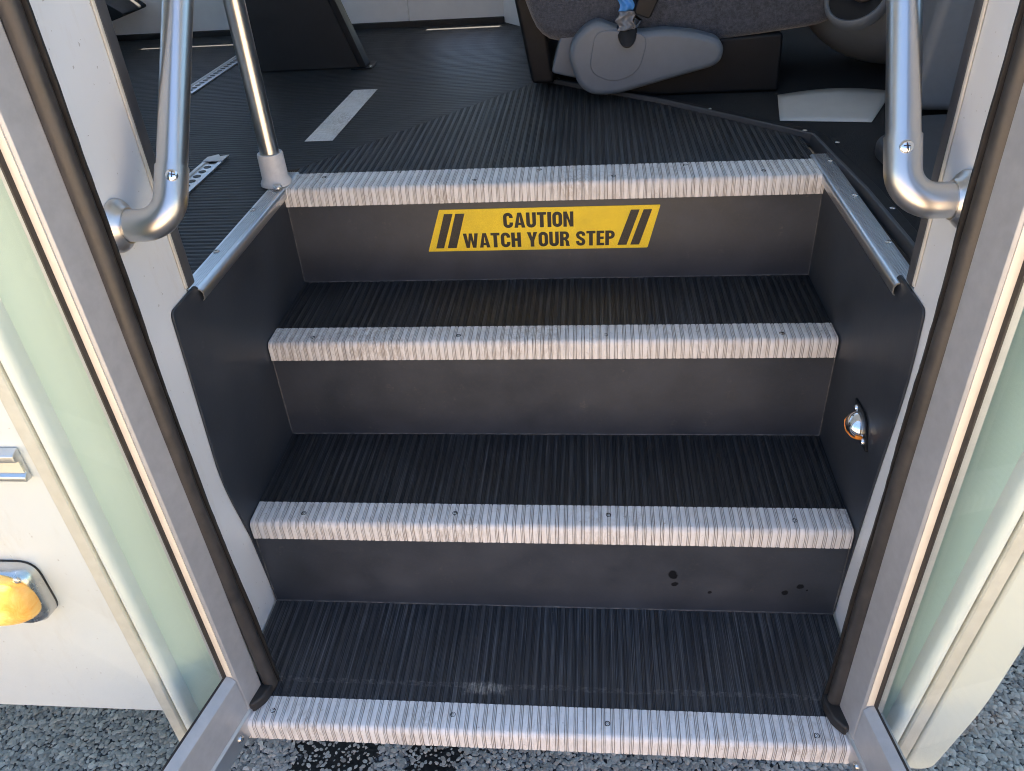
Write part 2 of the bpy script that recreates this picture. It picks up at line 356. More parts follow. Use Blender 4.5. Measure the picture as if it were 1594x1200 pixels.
# ------------------------------------------------------------------ ribbed rubber
PERIOD = .0137
def rib_profile(s0, s1, h=.0011):
    """(position, height, groove) across the ribs: one broad land, then two narrow ridges, repeated"""
    pat = [(0, 0, 1), (.0003, .85, .1), (.0010, 1., 0), (.0041, 1.12, 0), (.0072, 1., 0), (.0079, .85, .1), (.0083, 0, 1), (.0089, 0, 1), (.0091, .95, .0), (.0103, .95, .0), (.0105, 0, 1), (.0111, 0, 1), (.0113, .95, .0), (.0125, .95, 0), (.0128, 0, 1), (.0136, 0, 1)]
    out = []; k = 0
    while True:
        b = s0+k*PERIOD
        if b > s1: break
        jit = .85+.3*random.random()
        for p, hh, g in pat:
            if b+p <= s1: out.append((b+p, hh*h*jit, g))
        k += 1
    out.append((s1, 0, 1)); return out
def ribbed_sweep(name, mat, parent, prof, path, axis='x', close=True):
    """path: list of ((y,z),(ny,nz)) swept along axis x with the ribs standing out along the normal"""
    v = []; g = []; f = []; n = len(path)
    for s, h, gr in prof:
        for (a, b), (na, nb) in path:
            v.append((s, a+na*h, b+nb*h)); g.append(gr)
    m = len(prof)
    for i in range(m-1):
        for j in range(n-1): f.append((i*n+j, (i+1)*n+j, (i+1)*n+j+1, i*n+j+1))
    if close: f += [tuple(range(n)), tuple(range((m-1)*n+n-1, (m-1)*n-1, -1))]
    return mk(name, v, f, mat, parent, smooth=True, attr={'groove': g}, auto=40)
def nosing_path(y, z, d, t, r=.008):
    c = (y+r, z-r); pts = [((y+.008, z-t), (0, 0)), ((y, z-t), (-1, 0)), ((y, z-t*.6), (-1, 0))]
    for i in range(6):
        a = R(180-90*i/5); pts.append(((c[0]+r*math.cos(a), c[1]+r*math.sin(a)), (math.cos(a), math.sin(a))))
    pts += [((y+d*.6, z), (0, 1)), ((y+d, z), (0, 1)), ((y+d, z-.003), (0, 0))]
    return pts
def rib_sheet_y(name, mat, parent, x0, x1, ylo, yhi, z, h=.0013):
    """ribs running along y; ylo / yhi are functions of x"""
    v = []; g = []; f = []
    for s, hh, gr in rib_profile(x0, x1, h):
        v += [(s, ylo(s), z+hh-h), (s, yhi(s), z+hh-h)]; g += [gr, gr]
    for i in range(len(v)//2-1): f.append((2*i, 2*i+2, 2*i+3, 2*i+1))
    return mk(name, v, f, mat, parent, smooth=True, attr={'groove': g}, auto=40)
def rib_sheet_x(name, mat, parent, y0, y1, xlo, xhi, z, h=.0008, **kw):
    v = []; g = []; f = []
    for s, hh, gr in rib_profile(y0, y1, h):
        v += [(xlo(s), s, z+hh-h), (xhi(s), s, z+hh-h)]; g += [gr, gr]
    for i in range(len(v)//2-1): f.append((2*i, 2*i+1, 2*i+3, 2*i+2))
    return mk(name, v, f, mat, parent, smooth=True, attr={'groove': g}, auto=40, **kw)

# ------------------------------------------------------------------ ground
GZ = -.30
g = MB().add([(-300, -300, GZ-.0005), (300, -300, GZ-.0005), (300, 300, GZ-.0005), (-300, 300, GZ-.0005)], [(0, 1, 2, 3)]).build('ground', 'asphalt'); tag(g, kind='structure')
g = MB().add([(-40, -9, GZ), (40, -9, GZ), (40, -1.3, GZ), (-40, -1.3, GZ)], [(0, 1, 2, 3)]).build('bounce_apron', 'bounce_concrete'); tag(g, kind='structure')  # unseen warm apron added behind the camera to bounce sunlight
TAR = [(-.40, .13, .085, .105), (-.215, .125, .05, .07)]
bl = thing('bounce_building', 'unseen long tan block added across the lot to bounce warm light', 'bounce_building', (0, -9.5, GZ))  # out of view, added to throw warm bounce light on the steps
MB().box(-22, 22, -12, -9.5, GZ, 2.9).build('wall', 'bounce_render', bl)
MB().box(-22.1, 22.1, -12.1, -9.4, 2.9, 3.1).build('coping', 'bounce_concrete', bl)
for k in range(-4, 5):
    wf = MB().box(k*4.6-.8, k*4.6+.8, -9.497, -9.44, .6, 1.8).build('window', 'grey_trim', bl)
    MB().box(k*4.6-.7, k*4.6+.7, -9.438, -9.43, .7, 1.7).build('pane', 'tinted_glass', wf)
def pebbles():
    ico = np.array([(1, 0, 0), (-1, 0, 0), (0, 1, 0), (0, -1, 0), (0, 0, 1), (0, 0, -1)]+[(a, b, 0) for a in (.7, -.7) for b in (.7, -.7)]+[(a, 0, b) for a in (.7, -.7) for b in (.7, -.7)]+[(0, a, b) for a in (.7, -.7) for b in (.7, -.7)], float)
    ico[6:] *= 1.02
    # faces of the once-split octahedron
    mid = {}
    def mi(i, j):
        p = ico[i]+ico[j]; return int(np.argmin(((ico[6:]/np.linalg.norm(ico[6:], axis=1)[:, None]-p/np.linalg.norm(p))**2).sum(1)))+6
    F = []
    for a in (0, 1):
        for b in (2, 3):
            for c in (4, 5):
                ab, bc, ca = mi(a, b), mi(b, c), mi(c, a); F += [(a, ab, ca), (ab, b, bc), (ca, bc, c), (ab, bc, ca)]
    F = np.array(F); pts = []
    regions = [(-1.55, -.40, -.15, .80, .0066), (-.62, .62, -.14, .42, .0066), (.42, 1.5, -.20, .95, .0072)]
    seen = set()
    for x0, x1, y0, y1, d in regions:
        for x in np.arange(x0, x1, d):
            for y in np.arange(y0, y1, d):
                px, py = x+RNG.uniform(-.45, .45)*d, y+RNG.uniform(-.45, .45)*d
                key = (round(px/.0055), round(py/.0055))
                if key in seen: continue
                seen.add(key)
                tarred = any(math.hypot((px-a)/(b*1.1), (py-c)/(e*1.1)) < RNG.uniform(.75, 1.15) for a, c, b, e in TAR)
                if tarred and RNG.random() < .42: continue
                pts.append((px, py, d*RNG.uniform(.48, 1.0)*(.72 if tarred else 1.)))
    P = np.array(pts); N = len(P)
    sx = P[:, 2]*RNG.uniform(.75, 1.35, N); sy = P[:, 2]*RNG.uniform(.65, 1.05, N); sz = P[:, 2]*RNG.uniform(.22, .42, N); th = RNG.uniform(0, 2*np.pi, N)
    V = ico[None]*(1+RNG.uniform(-.30, .26, (N, len(ico), 1)))
    V = V*np.stack([sx, sy, sz], 1)[:, None]
    c, s = np.cos(th)[:, None], np.sin(th)[:, None]
    tilt = RNG.uniform(-.22, .22, N)[:, None]
    X = V[..., 0]*c-V[..., 1]*s+P[:, :1]; Y = V[..., 0]*s+V[..., 1]*c+P[:, 1:2]; Z = V[..., 2]+tilt*V[..., 0]+GZ+RNG.uniform(-.0005, .0018, N)[:, None]
    V = np.stack([X, Y, Z], -1).reshape(-1, 3); FF = (F[None]+(np.arange(N)*len(ico))[:, None, None]).reshape(-1, 3)
    tone = np.repeat(np.clip(RNG.beta(2.2, 2.4, N), 0, 1), len(ico))
    me = bpy.data.meshes.new('gravel'); me.from_pydata(V.tolist(), [], FF.tolist()); me.update()
    me.polygons.foreach_set('use_smooth', [True]*len(me.polygons))
    a = me.attributes.new('tone', 'FLOAT', 'POINT'); a.data.foreach_set('value', tone.astype(np.float32))
    me.materials.append(MAT['pebble']); o = bpy.data.objects.new('gravel', me); col.objects.link(o)
    me.set_sharp_from_angle(angle=R(28))
    tag(o, 'grey stones packed in the dark asphalt below the bus door', 'gravel', kind='stuff')
pebbles()
def tar_patch():
    for nm, (cx, cy, rx, ry) in enumerate(TAR):
        pts = []
        for k in range(90):
            a = 2*math.pi*k/90; q = 1+.14*math.sin(3*a+nm)+.10*math.sin(7*a+1)+.07*math.sin(13*a)+random.uniform(-.08, .08)
            pts.append((cx+rx*q*math.cos(a), cy+ry*q*math.sin(a)))
        o = MB().prism(pts, 'z', GZ-.002, GZ+.0006).build('tar_patch', 'tar')
        tag(o, ['wider black tar blotch on the asphalt under the left half of the sill', 'narrower black tar blotch on the asphalt under the middle of the sill'][nm], 'tar patch', 'tar blotches on the asphalt')
tar_patch()

# ------------------------------------------------------------------ bus shell
FZ = .588
bus = thing('bus', 'white bus body round the open doorway, with shaded interior walls', 'bus', (0, .03, GZ))
def bx(name, mat, x0, x1, y0, y1, z0, z1, parent=bus, **kw): return MB().box(x0, x1, y0, y1, z0, z1).build(name, mat, parent, **kw)
# outer skin left of the door: low panel, upper band with windows
bx('side_panel', 'white_paint', -5.0, -.579, 0, .03, .02, 1.32)
bx('window_post', 'white_paint', -1.0, -.579, 0, .03, 1.32, 2.2)
bx('window_post', 'white_paint', -3.1, -2.9, 0, .03, 1.32, 2.2)
bx('window', 'tinted_glass', -2.9, -1.0, .012, .018, 1.32, 2.2)
bx('window', 'tinted_glass', -5.0, -3.1, .012, .018, 1.32, 2.2)
bx('roof_band', 'white_paint', -5.0, 1.6, 0, .03, 2.2, 2.5)
# front skirt panel right of the door, with its rounded lower corner and slanted front edge
pts = rounded([(.531, -.055), (.572, -.055), (.606, .10), (.634, .40), (.72, 1.32), (.600, 1.32), (.600, .75)], [0, .075, .05, 0, 0, 0, 0], 8)
fp = MB().prism(pts, 'y', .0, .03).build('front_panel', 'cream_cast_white', bus, bevel=.006, seg=3)
bx('window_post', 'white_paint', .51, .64, 0, .03, 1.32, 2.2)
MB().prism(rounded([(.724, 1.318), (.668, .70), (.70, .44), (1.56, .44), (1.598, .60), (1.598, 1.318)], [0, .05, .06, .06, .03, 0]), 'y', .002, .03).build('cab_side', 'white_paint', bus, bevel=.004)
bx('window', 'tinted_glass', .66, 1.58, .012, .018, 1.322, 2.19)
bx('front_wall', 'dash_plastic', 1.56, 1.598, .035, 2.13, .45, 1.30)
bx('windscreen', 'tinted_glass', 1.575, 1.582, .035, 2.13, 1.302, 2.45)
bx('roof', 'white_paint', -5.0, 1.6, .031, 2.185, 2.46, 2.5)
bx('rear_wall', 'wall_white', -5.0, -4.96, .031, 2.18, -.05, 2.459)
# far side: wall lining with unseen slots cut to throw sun streaks, below added blinds
bx('far_wall', 'wall_white', -4.95, -.5165, 2.14, 2.18, FZ-.02, .70)
bx('far_wall', 'wall_white', -.5135, 1.6, 2.14, 2.18, FZ-.02, .70)
for a, b in ((-4.95, -.44), (-.17, 1.6)): bx('far_wall', 'wall_white', a, b, 2.1405, 2.1795, .7001, .83)
bx('far_wall', 'wall_white', -4.95, 1.6, 2.14, 2.18, .8301, .90)
for a, b in ((-4.95, -1.43), (-.99, 1.6)): bx('far_wall', 'wall_white', a, b, 2.1405, 2.1795, .9001, 1.02)
bx('far_wall', 'wall_white', -4.95, 1.6, 2.14, 2.18, 1.0201, 1.42)
for a, b in ((-4.95, -3.7), (-3.6, -2.4), (-2.3, -1.1), (-1.0, .2), (.3, 1.5)): bx('fill_blind', 'fill_diffuser', a, b, 2.16, 2.162, 1.42, 2.25)  # unseen blinds added to fill the cabin with soft cool light
for a, b in ((-3.7, -3.6), (-2.4, -2.3), (-1.1, -1.0), (.2, .3), (1.5, 1.6)): bx('window_post', 'wall_white', a, b, 2.14, 2.18, 1.4201, 2.2499)
bx('far_wall', 'wall_white', -4.95, 1.6, 2.14, 2.18, 2.25, 2.459)
for a, b in ((-4.95, -1.50), (-1.02, -.55), (.2, 1.6)): bx('far_wall', 'wall_white', a, b, 2.141, 2.179, .90, .93)
bx('floor_cove', 'dark_rubber', -4.95, -.2, 2.128, 2.139, FZ-.01, .606, bevel=.003)
bx('floor_pan', 'black_plastic', -4.95, -.53, .34, 2.139, .50, .575)
bx('floor_pan', 'black_plastic', -.49, .49, .80, 2.139, .50, .57)
bx('floor_pan', 'black_plastic', .53, 1.6, .34, 2.139, .50, .56)
# inner pillar by the far wall
pts = [(-.203, 2.139), (-.022, 1.885), (.03, 1.86), (.12, 1.95), (.12, 2.139)]
pil = MB().prism(pts, 'z', FZ-.004, 2.3).build('inner_pillar', 'wall_white', bus, bevel=.006)
MB().frame_prism([(0, 0), (.060, 0), (.060, 1.5), (0, 1.5)], (-.026, 1.8835, FZ), (.052, -.025, 0), (0, 0, 1), Vector((-.025, -.052, 0)).normalized(), .001, .004).build('pillar_facing', 'grey_trim', pil)
for z in (.63, .70, .78): screw(pil, (.0, 1.868, z), (-.43, -.9, 0), 1.2)

# doorway posts: white inner jamb panel, dark edge trim on its inner end
for s, yb, yt in ((-1, .279, .303), (1, .255, .278)):
    def X(a, b): return (min(s*a, s*b), max(s*a, s*b))
    x0, x1 = X(.484, .502)
    MB().prism([(.078, -.03), (.40 if s < 0 else .36, -.03), (.40 if s < 0 else .36, .583), (yb, .583), (yb, 2.2), (.078, 2.2)], 'x', x0, x1).build('door_post', 'white_paint', bus, bevel=.002)
    x0, x1 = X(.481, .507)
    bx('post_trim', 'grey_trim', x0, x1, yb+.001, yt, .600, 2.2, bevel=.003)
    x0, x1 = X(.4808, .4838)
    bx('trim_bead', 'beige_seal', x0, x1, yb-.006, yb+.0005, .604, 2.2, bevel=.0015)
    # outer jamb: recess seen through the door glass, rounded bead, beige weather strip
    if s < 0: lean = lambda z: 0.0
    else: lean = lambda z: .085*min(z+.05, .8)
    def strip(poly, name, mat, z0=-.06, z1=2.2, **kw):
        v = []; n = len(poly); zs = [z0, .2, .5, .75, 1.2, z1]; f = []
        for z in zs:
            for (u, y) in poly: v.append((s*(u+(lean(z) if s > 0 else 0)), y, z))
        for i in range(len(zs)-1):
            for k in range(n): f.append((i*n+k, i*n+(k+1) % n, (i+1)*n+(k+1) % n, (i+1)*n+k))
        f += [tuple(range(n)), tuple(range((len(zs)-1)*n, len(zs)*n))]
        return mk(name, v, f, mat, bus, smooth=True, auto=35, **kw)
    k = 0 if s < 0 else -.050
    strip([(.452, .074), (.538+k, .018), (.538+k, .040), (.475+k*.5, .080), (.452, .082)], 'jamb_recess', 'sage_jamb' if s < 0 else 'teal_jamb')
    strip([(.5555+k, .02)]+[(.5462+k+.0090*math.cos(R(a)), .004+.010*math.sin(R(a))) for a in range(-10, -181, -17)]+[(.5370+k, .02)], 'jamb_bead', 'pale_bead')
    strip([(.5560+k, .02), (.5560+k, -.004), (.5575+k, -.006), (.573+k, -.006), (.5755+k, -.003), (.5755+k, .02)], 'weather_strip', 'beige_seal')
    strip([(.5757+k, .02), (.5757+k, .002), (.5787+k, .002), (.5787+k, .02)], 'panel_gap', 'gasket')
bx('door_header', 'white_paint', -.575, .51, .0, .30, 2.2, 2.459, bevel=.004)

# rub rail on the left panel: two bright ribs with a pale insert
rr = MB()
rr.prism([(-.001, .498), (-.012, .500), (-.012, .507), (-.006, .511), (-.006, .528), (-.014, .531), (-.014, .541), (-.001, .545)], 'x', -3.5, -.588)
rub = rr.build('rub_rail', 'bright_aluminium', bus, bevel=.0015)
bx('rail_insert', 'cream_paint_lit_edge', -3.5, -.589, -.0085, -.0063, .5115, .5275, parent=rub)

# ------------------------------------------------------------------ floors
def yhi(x):
    pts = [(-.49, .79), (-.046, 1.383), (.236, 1.149), (.5, .878), (.53, .4)]
    for (a, b), (c, d) in zip(pts, pts[1:]):
        if x <= c: return b+(d-b)*(x-a)/(c-a)
    return .4
def xhi(y):
    if y < .79: return -.508
    if y < 1.383: return -.49+(y-.79)/(1.383-.79)*(.444)
    return -.050
fl = rib_sheet_x('floor', 'rib_x', None, .305, 2.138, lambda y: -4.95, xhi, FZ); tag(fl, 'black ribbed aisle floor of the bus, ribs running lengthwise', kind='structure')
fl2 = rib_sheet_y('floor', 'rib_y', None, -.482, .482, lambda x: .762, yhi, FZ); tag(fl2, 'black ribbed entry floor above the top step', kind='structure')
cab = MB().add([(-.05, 1.95, .578), (-.046, 1.36, .578), (.236, 1.12, .578), (.5, .86, .578), (.53, .25, .578), (1.6, .25, .578), (1.6, 2.138, .578), (-.05, 2.138, .578)], [tuple(range(8))]).build('floor', 'carpet'); tag(cab, 'dark carpeted floor round the driver seat', kind='structure')

# platform edge trim: raised black angle following the cab floor
trim = thing('floor_edge_trim', 'black raised edge strip along the driver platform, with screws', 'edge trim', (.23, 1.15, FZ))
def ribbon(path, w0, w1, z0, z1):
    b = MB(); pp = [Vector((x, y)) for x, y in path]; L = []; Rr = []
    for i, p in enumerate(pp):
        d1 = (p-pp[i-1]).normalized() if i else (pp[1]-p).normalized(); d2 = (pp[i+1]-p).normalized() if i < len(pp)-1 else d1
        t = (d1+d2).normalized(); n = Vector((-t.y, t.x)); k = 1/max(.5, n.dot(Vector((-d1.y, d1.x))))
        L.append(p+n*w1*k); Rr.append(p+n*w0*k)
    v = []; f = []
    for a, c in zip(Rr, L): v += [(a.x, a.y, z0), (a.x, a.y, z1), (c.x, c.y, z1), (c.x, c.y, z0)]
    for i in range(len(pp)-1):
        for k in range(4): f.append((4*i+k, 4*i+(k+1) % 4, 4*i+4+(k+1) % 4, 4*i+4+k))
    m = 4*(len(pp)-1); f += [(0, 1, 2, 3), (m, m+3, m+2, m+1)]
    return b.add(v, f)
path = [(-.05, 1.86), (-.046, 1.384), (.236, 1.15), (.5, .879), (.522, .60), (.530, .30)]
ribbon(path, 0, .022, .570, FZ+.007).build('flange', 'black_plastic', trim, bevel=.0025)
ribbon(path, -.004, .003, .570, FZ+.0095).build('lip', 'grey_trim', trim, bevel=.0015)
for x, y in ((-.034, 1.62), (-.03, 1.44), (.0, 1.365), (.12, 1.262), (.33, 1.068), (.49, .905), (.532, .83), (.538, .52)): screw(trim, (x, y, FZ+.007), (0, 0, 1), 1.1)

# ------------------------------------------------------------------ entry steps
steps = thing('entry_steps', 'black ribbed three-rise bus stairwell with white step nosings', 'steps', (0, .25, 0))
ZS = [0, .1957, .397, .588]; YS = [-.004, .2295, .461, .684]; W = .48; OV = .0065
prof = lambda a, b: rib_profile(a, b, .0016)
# treads
rib_sheet_y('tread', 'rib_low_lit', steps, -.48, .48, lambda x: .044, lambda x: YS[1]+OV+.002, 0)
for i, d in ((1, .050), (2, .051)):
    t = rib_sheet_y('tread', 'rib_y', steps, -.48, .48, lambda x: YS[i]+d-.001, lambda x: YS[i+1]+OV+.002, ZS[i])
# risers
for i in (1, 2, 3):
    bx('riser', 'riser_spotted' if i == 1 else 'riser', -.4805, .4805, YS[i]+OV, YS[i]+OV+.012, ZS[i-1]-.003, ZS[i]-.006, parent=steps)
# nosings
def nosing_screw(o, x, y, z):
    # dark countersink with a worn screw head in it
    MB().lathe([(.0044, -.001), (.0043, .0019), (.0036, .0020), (.0026, .0013), (.0001, .0013)], (x, y, z), (0, 0, 1), 18).build('countersink', 'gasket', o, smooth=True)
    screw(o, (x, y, z+.0011), (0, 0, 1), .56, 'dull_chrome')
def make_nosing(i, d, t, x0, x1, screws, mat='white_rib'):
    o = ribbed_sweep('nosing', mat, steps, prof(x0, x1), nosing_path(YS[i], ZS[i], d, t))
    for x, y in screws: nosing_screw(o, x, y, ZS[i])
    return o
make_nosing(1, .050, .0335, -.4785, .4785, [(-.393, .253), (-.141, .258), (.107, .259), (.394, .252)])
make_nosing(2, .051, .0335, -.4785, .4785, [(-.403, .480), (-.146, .482), (.104, .480), (.392, .480)])
make_nosing(3, .080, .0320, -.4795, .4795, [(-.417, .742), (-.277, .758), (-.129, .706), (-.013, .749), (.12, .706), (.25, .752), (.38, .712)])
# sill nosing, its ends cut round the door posts
def sill():
    P = nosing_path(YS[0], ZS[0], .048, .036, .007); v = []; g = []; f = []; n = len(P); pr = prof(-.462, .455)
    for s, h, gr in pr:
        for (a, b), (na, nb) in P:
            ymax = .048 if abs(s) < .426 else max(.012, .044-(abs(s)-.426)*1.25)
            v.append((s, min(a, ymax)+na*h, b+nb*h)); g.append(gr)
    m = len(pr)
    for i in range(m-1):
        for j in range(n-1): f.append((i*n+j, (i+1)*n+j, (i+1)*n+j+1, i*n+j+1))
    f += [tuple(range(n)), tuple(range((m-1)*n+n-1, (m-1)*n-1, -1))]
    o = mk('nosing', v, f, 'white_rib', steps, smooth=True, attr={'groove': g}, auto=40)
    for x, y in ((-.414, .019), (-.131, .024), (.103, .019), (.404, .013)): nosing_screw(o, x, y, 0)
sill()
bx('step_pan', 'black_plastic', -.478, .478, .01, .70, -.045, -.012, parent=steps)
# side panels with cut lower front corner
for s in (-1, 1):
    yf = .219 if s < 0 else .203
    poly = rounded([(yf, .598), (yf-.007, .49), (yf-.020 if s < 0 else yf+.012, .31), (.226, .166), (.240, .0), (.694, .0), (.694, .582), (.312, .582), (.297, .598)], [.012, .05, .05, .02, 0, 0, 0, 0, .004])
    x0, x1 = sorted((s*.480, s*.4838))
    o = MB().prism(poly, 'x', x0, x1).build('side_panel', 'side_rubber', steps, bevel=.0012)
    # dusty caulk beads in the corners
    for i in (1, 2, 3):
        zlo, zhi, y = ZS[i-1]+.001, ZS[i]-.034, YS[i]+OV-.0006
        MB().tube([(s*.4797, y, zlo), (s*.4796, y-.0004, (zlo+zhi)/2), (s*.4797, y, zhi)], .0011, 8).build('corner_bead', 'seam_dust', steps, smooth=True)
for i in (1, 2, 3):
    pth = [(x, YS[i]+OV-.0004+random.uniform(-.0004, .0004), ZS[i-1]+random.uniform(-.0003, .0005)) for x in np.linspace(-.479, .479, 60)]
    MB().tube(pth, .0012, 6).build('corner_bead', 'seam_dust', steps, smooth=True)
# aluminium edge trims along the stairwell sides
for s in (-1, 1):
    x0 = .4805; y0, y1 = (.300, .772) if s < 0 else (.288, .785)
    outer = [(x0+.0265, .5885), (x0+.0265, .5905)]
    for k in range(6):
        a = x0+.0235-k*.0036; outer += [(a, .5905), (a-.0008, .5912), (a-.0020, .5912), (a-.0028, .5905)]
    outer += [(x0+.001, .5905)]+[(x0-.001+.0065*math.cos(R(a)), .5840+.0065*math.sin(R(a))) for a in range(80, 181, 16)]+[(x0-.0074, .577), (x0-.0066, .5735), (x0-.0040, .5715)]
    inner = [(x0-.0036, .5726), (x0-.0056, .5745), (x0-.0062, .578), (x0-.0060, .584), (x0-.003, .588), (x0+.001, .5887)]
    poly = [(s*a, b) for a, b in outer+inner]
    o = MB().prism(poly, 'y', y0, y1).build('side_trim', 'bright_aluminium', steps, smooth=True, auto=30)
    ys = (.586, .722, .422) if s < 0 else (.584, .409, .745)
    for y in ys: screw(o, (s*(.5005), y, .5912), (0, 0, 1), 1.25, 'dull_chrome', 'rivet')

# ------------------------------------------------------------------ caution sticker
YR = YS[3]+OV
st = thing('caution_sticker', 'yellow slanted caution sticker stuck on the top black riser', 'sticker', (-.01, YR, .498))
z0, z1 = .4580, .5405
def sk(z): return (z-z0)/(z1-z0)
BL, BR, TR, TL = -.2255, .1835, .2035, -.1965
def lerp_x(a, b, z): return a+(b-a)*sk(z)
MB().prism(rounded([(BL, z0), (BR, z0), (TR, z1), (TL, z1)], .002, 3), 'y', YR-.0010, YR-.0001).build('film', 'yellow_film', st)
zb0, zb1 = .4645, .5325
for a, b, c, d in ((-.210, -.195, -.172, -.188), (-.188, -.171, -.150, -.167)): # left bars: bl, br, tr, tl
    MB().prism([(a, zb0), (b, zb0), (c, zb1), (d, zb1)], 'y', YR-.0016, YR-.0011).build('stripe', 'sticker_ink', st)
for a, b, c, d in ((.1285, .145, .167, .1515), (.152, .168, .189, .174)):
    MB().prism([(a, zb0), (b, zb0), (c, zb1), (d, zb1)], 'y', YR-.0016, YR-.0011).build('stripe', 'sticker_ink', st)
def stroke(pts, wd, closed=False):
    """outline of a bold stroke along a centre line (list of contours)"""
    pp = [Vector(p) for p in pts]; n = len(pp); L = []; Q = []
    for i, p in enumerate(pp):
        a_ = pp[i-1] if (i or closed) else None; b_ = pp[(i+1) % n] if (i < n-1 or closed) else None
        d1 = (p-a_).normalized() if a_ is not None else (b_-p).normalized(); d2 = (b_-p).normalized() if b_ is not None else d1
        t = (d1+d2).normalized(); nn = Vector((-t.y, t.x)); k = wd/2/max(.6, nn.dot(Vector((-d1.y, d1.x))))
        L.append(p+nn*k); Q.append(p-nn*k)
    return [L, Q] if closed else [L+Q[::-1]]
def glyph(ch):
    t = .215; w = .56
    el = lambda cx, cy, rx, ry, a0, a1, n=10: [(cx+rx*math.cos(R(a0+(a1-a0)*i/n)), cy+ry*math.sin(R(a0+(a1-a0)*i/n))) for i in range(n+1)]
    h = t/2; rx = w/2-h
    if ch == 'I': return t, [[(0, 0), (0, 1), (t, 1), (t, 0)]]
    if ch == 'T': return .52, [[(0, 1), (.52, 1), (.52, .83), (.26+h, .83), (.26+h, 0), (.26-h, 0), (.26-h, .83), (0, .83)]]
    if ch == 'H': return w, [[(0, 0), (0, 1), (t, 1), (t, .60), (w-t, .60), (w-t, 1), (w, 1), (w, 0), (w-t, 0), (w-t, .42), (t, .42), (t, 0)]]
    if ch == 'N': return w, [[(0, 0), (0, 1), (.20, 1), (w-.19, .42), (w-.19, 1), (w, 1), (w, 0), (w-.20, 0), (.19, .58), (.19, 0)]]
    if ch == 'E': return .44, [[(0, 0), (0, 1), (.44, 1), (.44, .83), (t, .83), (t, .60), (.41, .60), (.41, .43), (t, .43), (t, .17), (.44, .17), (.44, 0)]]
    if ch == 'A': return .62, [[(0, 0), (.20, 1), (.42, 1), (.62, 0), (.41, 0), (.385, .17), (.235, .17), (.21, 0)], [(.31, .76), (.262, .33), (.358, .33)]]
    if ch == 'W': return .88, [[(0, 1), (.21, 1), (.275, .42), (.35, 1), (.53, 1), (.605, .42), (.67, 1), (.88, 1), (.73, 0), (.53, 0), (.44, .56), (.35, 0), (.15, 0)]]
    if ch == 'Y': return .60, [[(0, 1), (.22, 1), (.30, .66), (.38, 1), (.60, 1), (.30+h, .40), (.30+h, 0), (.30-h, 0), (.30-h, .40)]]
    if ch == 'P' or ch == 'R':
        bowl = [(.30, 1)]+el(.30, .715, .24, .285, 80, -80, 12)+[(.30, .43)]
        hole = [(t, .83), (.27, .83)]+el(.27, .715, .075, .115, 80, -80, 8)+[(.27, .60), (t, .60)]
        if ch == 'P': return .54, [[(0, 0), (0, 1)]+bowl+[(t, .43), (t, 0)], hole]
        return .57, [[(0, 0), (0, 1)]+bowl[:-1]+[(.42, .455), (.52, .30), (.54, .10), (.57, 0), (.36, 0), (.335, .12), (.325, .30), (.28, .40), (t, .41), (t, 0)], hole]
    if ch == 'O': return w, stroke(el(w/2, .5+.22, rx, .185, 0, 180)+el(w/2, .5-.22, rx, .185, 180, 360), t*.94, True)
    if ch == 'C': return w, stroke([(w-h, .655)]+el(w/2, .72, rx, .185, 0, 180)+el(w/2, .28, rx, .185, 180, 360)+[(w-h, .36)], t*.94)
    if ch == 'U': return w, stroke([(h, 1)]+el(w/2, .28, rx, .185, 180, 360)+[(w-h, 1)], t*.96)
    if ch == 'S': return .54, stroke([(.445, .68)]+el(.27, .735, .172, .17, 0, 190, 10)+[(.14, .60), (.27, .50), (.40, .40)]+el(.27, .265, .172, .17, 10, -180, 10)+[(.095, .33)], t*.86)
    return .24, []
def lettering(txt, xl, xr, zl, zh):
    cu = bpy.data.curves.new('t', 'CURVE'); cu.dimensions = '2D'; cu.fill_mode = 'BOTH'; pen = 0.
    for ch in txt:
        wd, cs = glyph(ch)
        for c in cs:
            sp_ = cu.splines.new('POLY'); sp_.points.add(len(c)-1); sp_.use_cyclic_u = True
            for pt, q in zip(sp_.points, c): pt.co = (q[0]+pen, q[1], 0, 1)
        pen += wd+.055
    tmp = bpy.data.objects.new('t', cu); col.objects.link(tmp); bpy.context.view_layer.update()
    me = bpy.data.meshes.new_from_object(tmp.evaluated_get(bpy.context.evaluated_depsgraph_get()))
    V = np.array([v.co[:] for v in me.vertices]); F = [tuple(p.vertices) for p in me.polygons]
    bpy.data.objects.remove(tmp); bpy.data.curves.remove(cu); bpy.data.meshes.remove(me)
    X = xl+V[:, 0]/(pen-.055)*(xr-xl); Z = zl+V[:, 1]*(zh-zl)
    o = mk('lettering', np.stack([X, np.full_like(X, YR-.0013), Z], 1), F, 'sticker_letter', st)
    so_ = o.modifiers.new('solid', 'SOLIDIFY'); so_.thickness = .0003
lettering('CAUTION', -.0800, .0485, .5025, .5318)
lettering('WATCH YOUR STEP', -.1570, .1235, .4642, .4932)

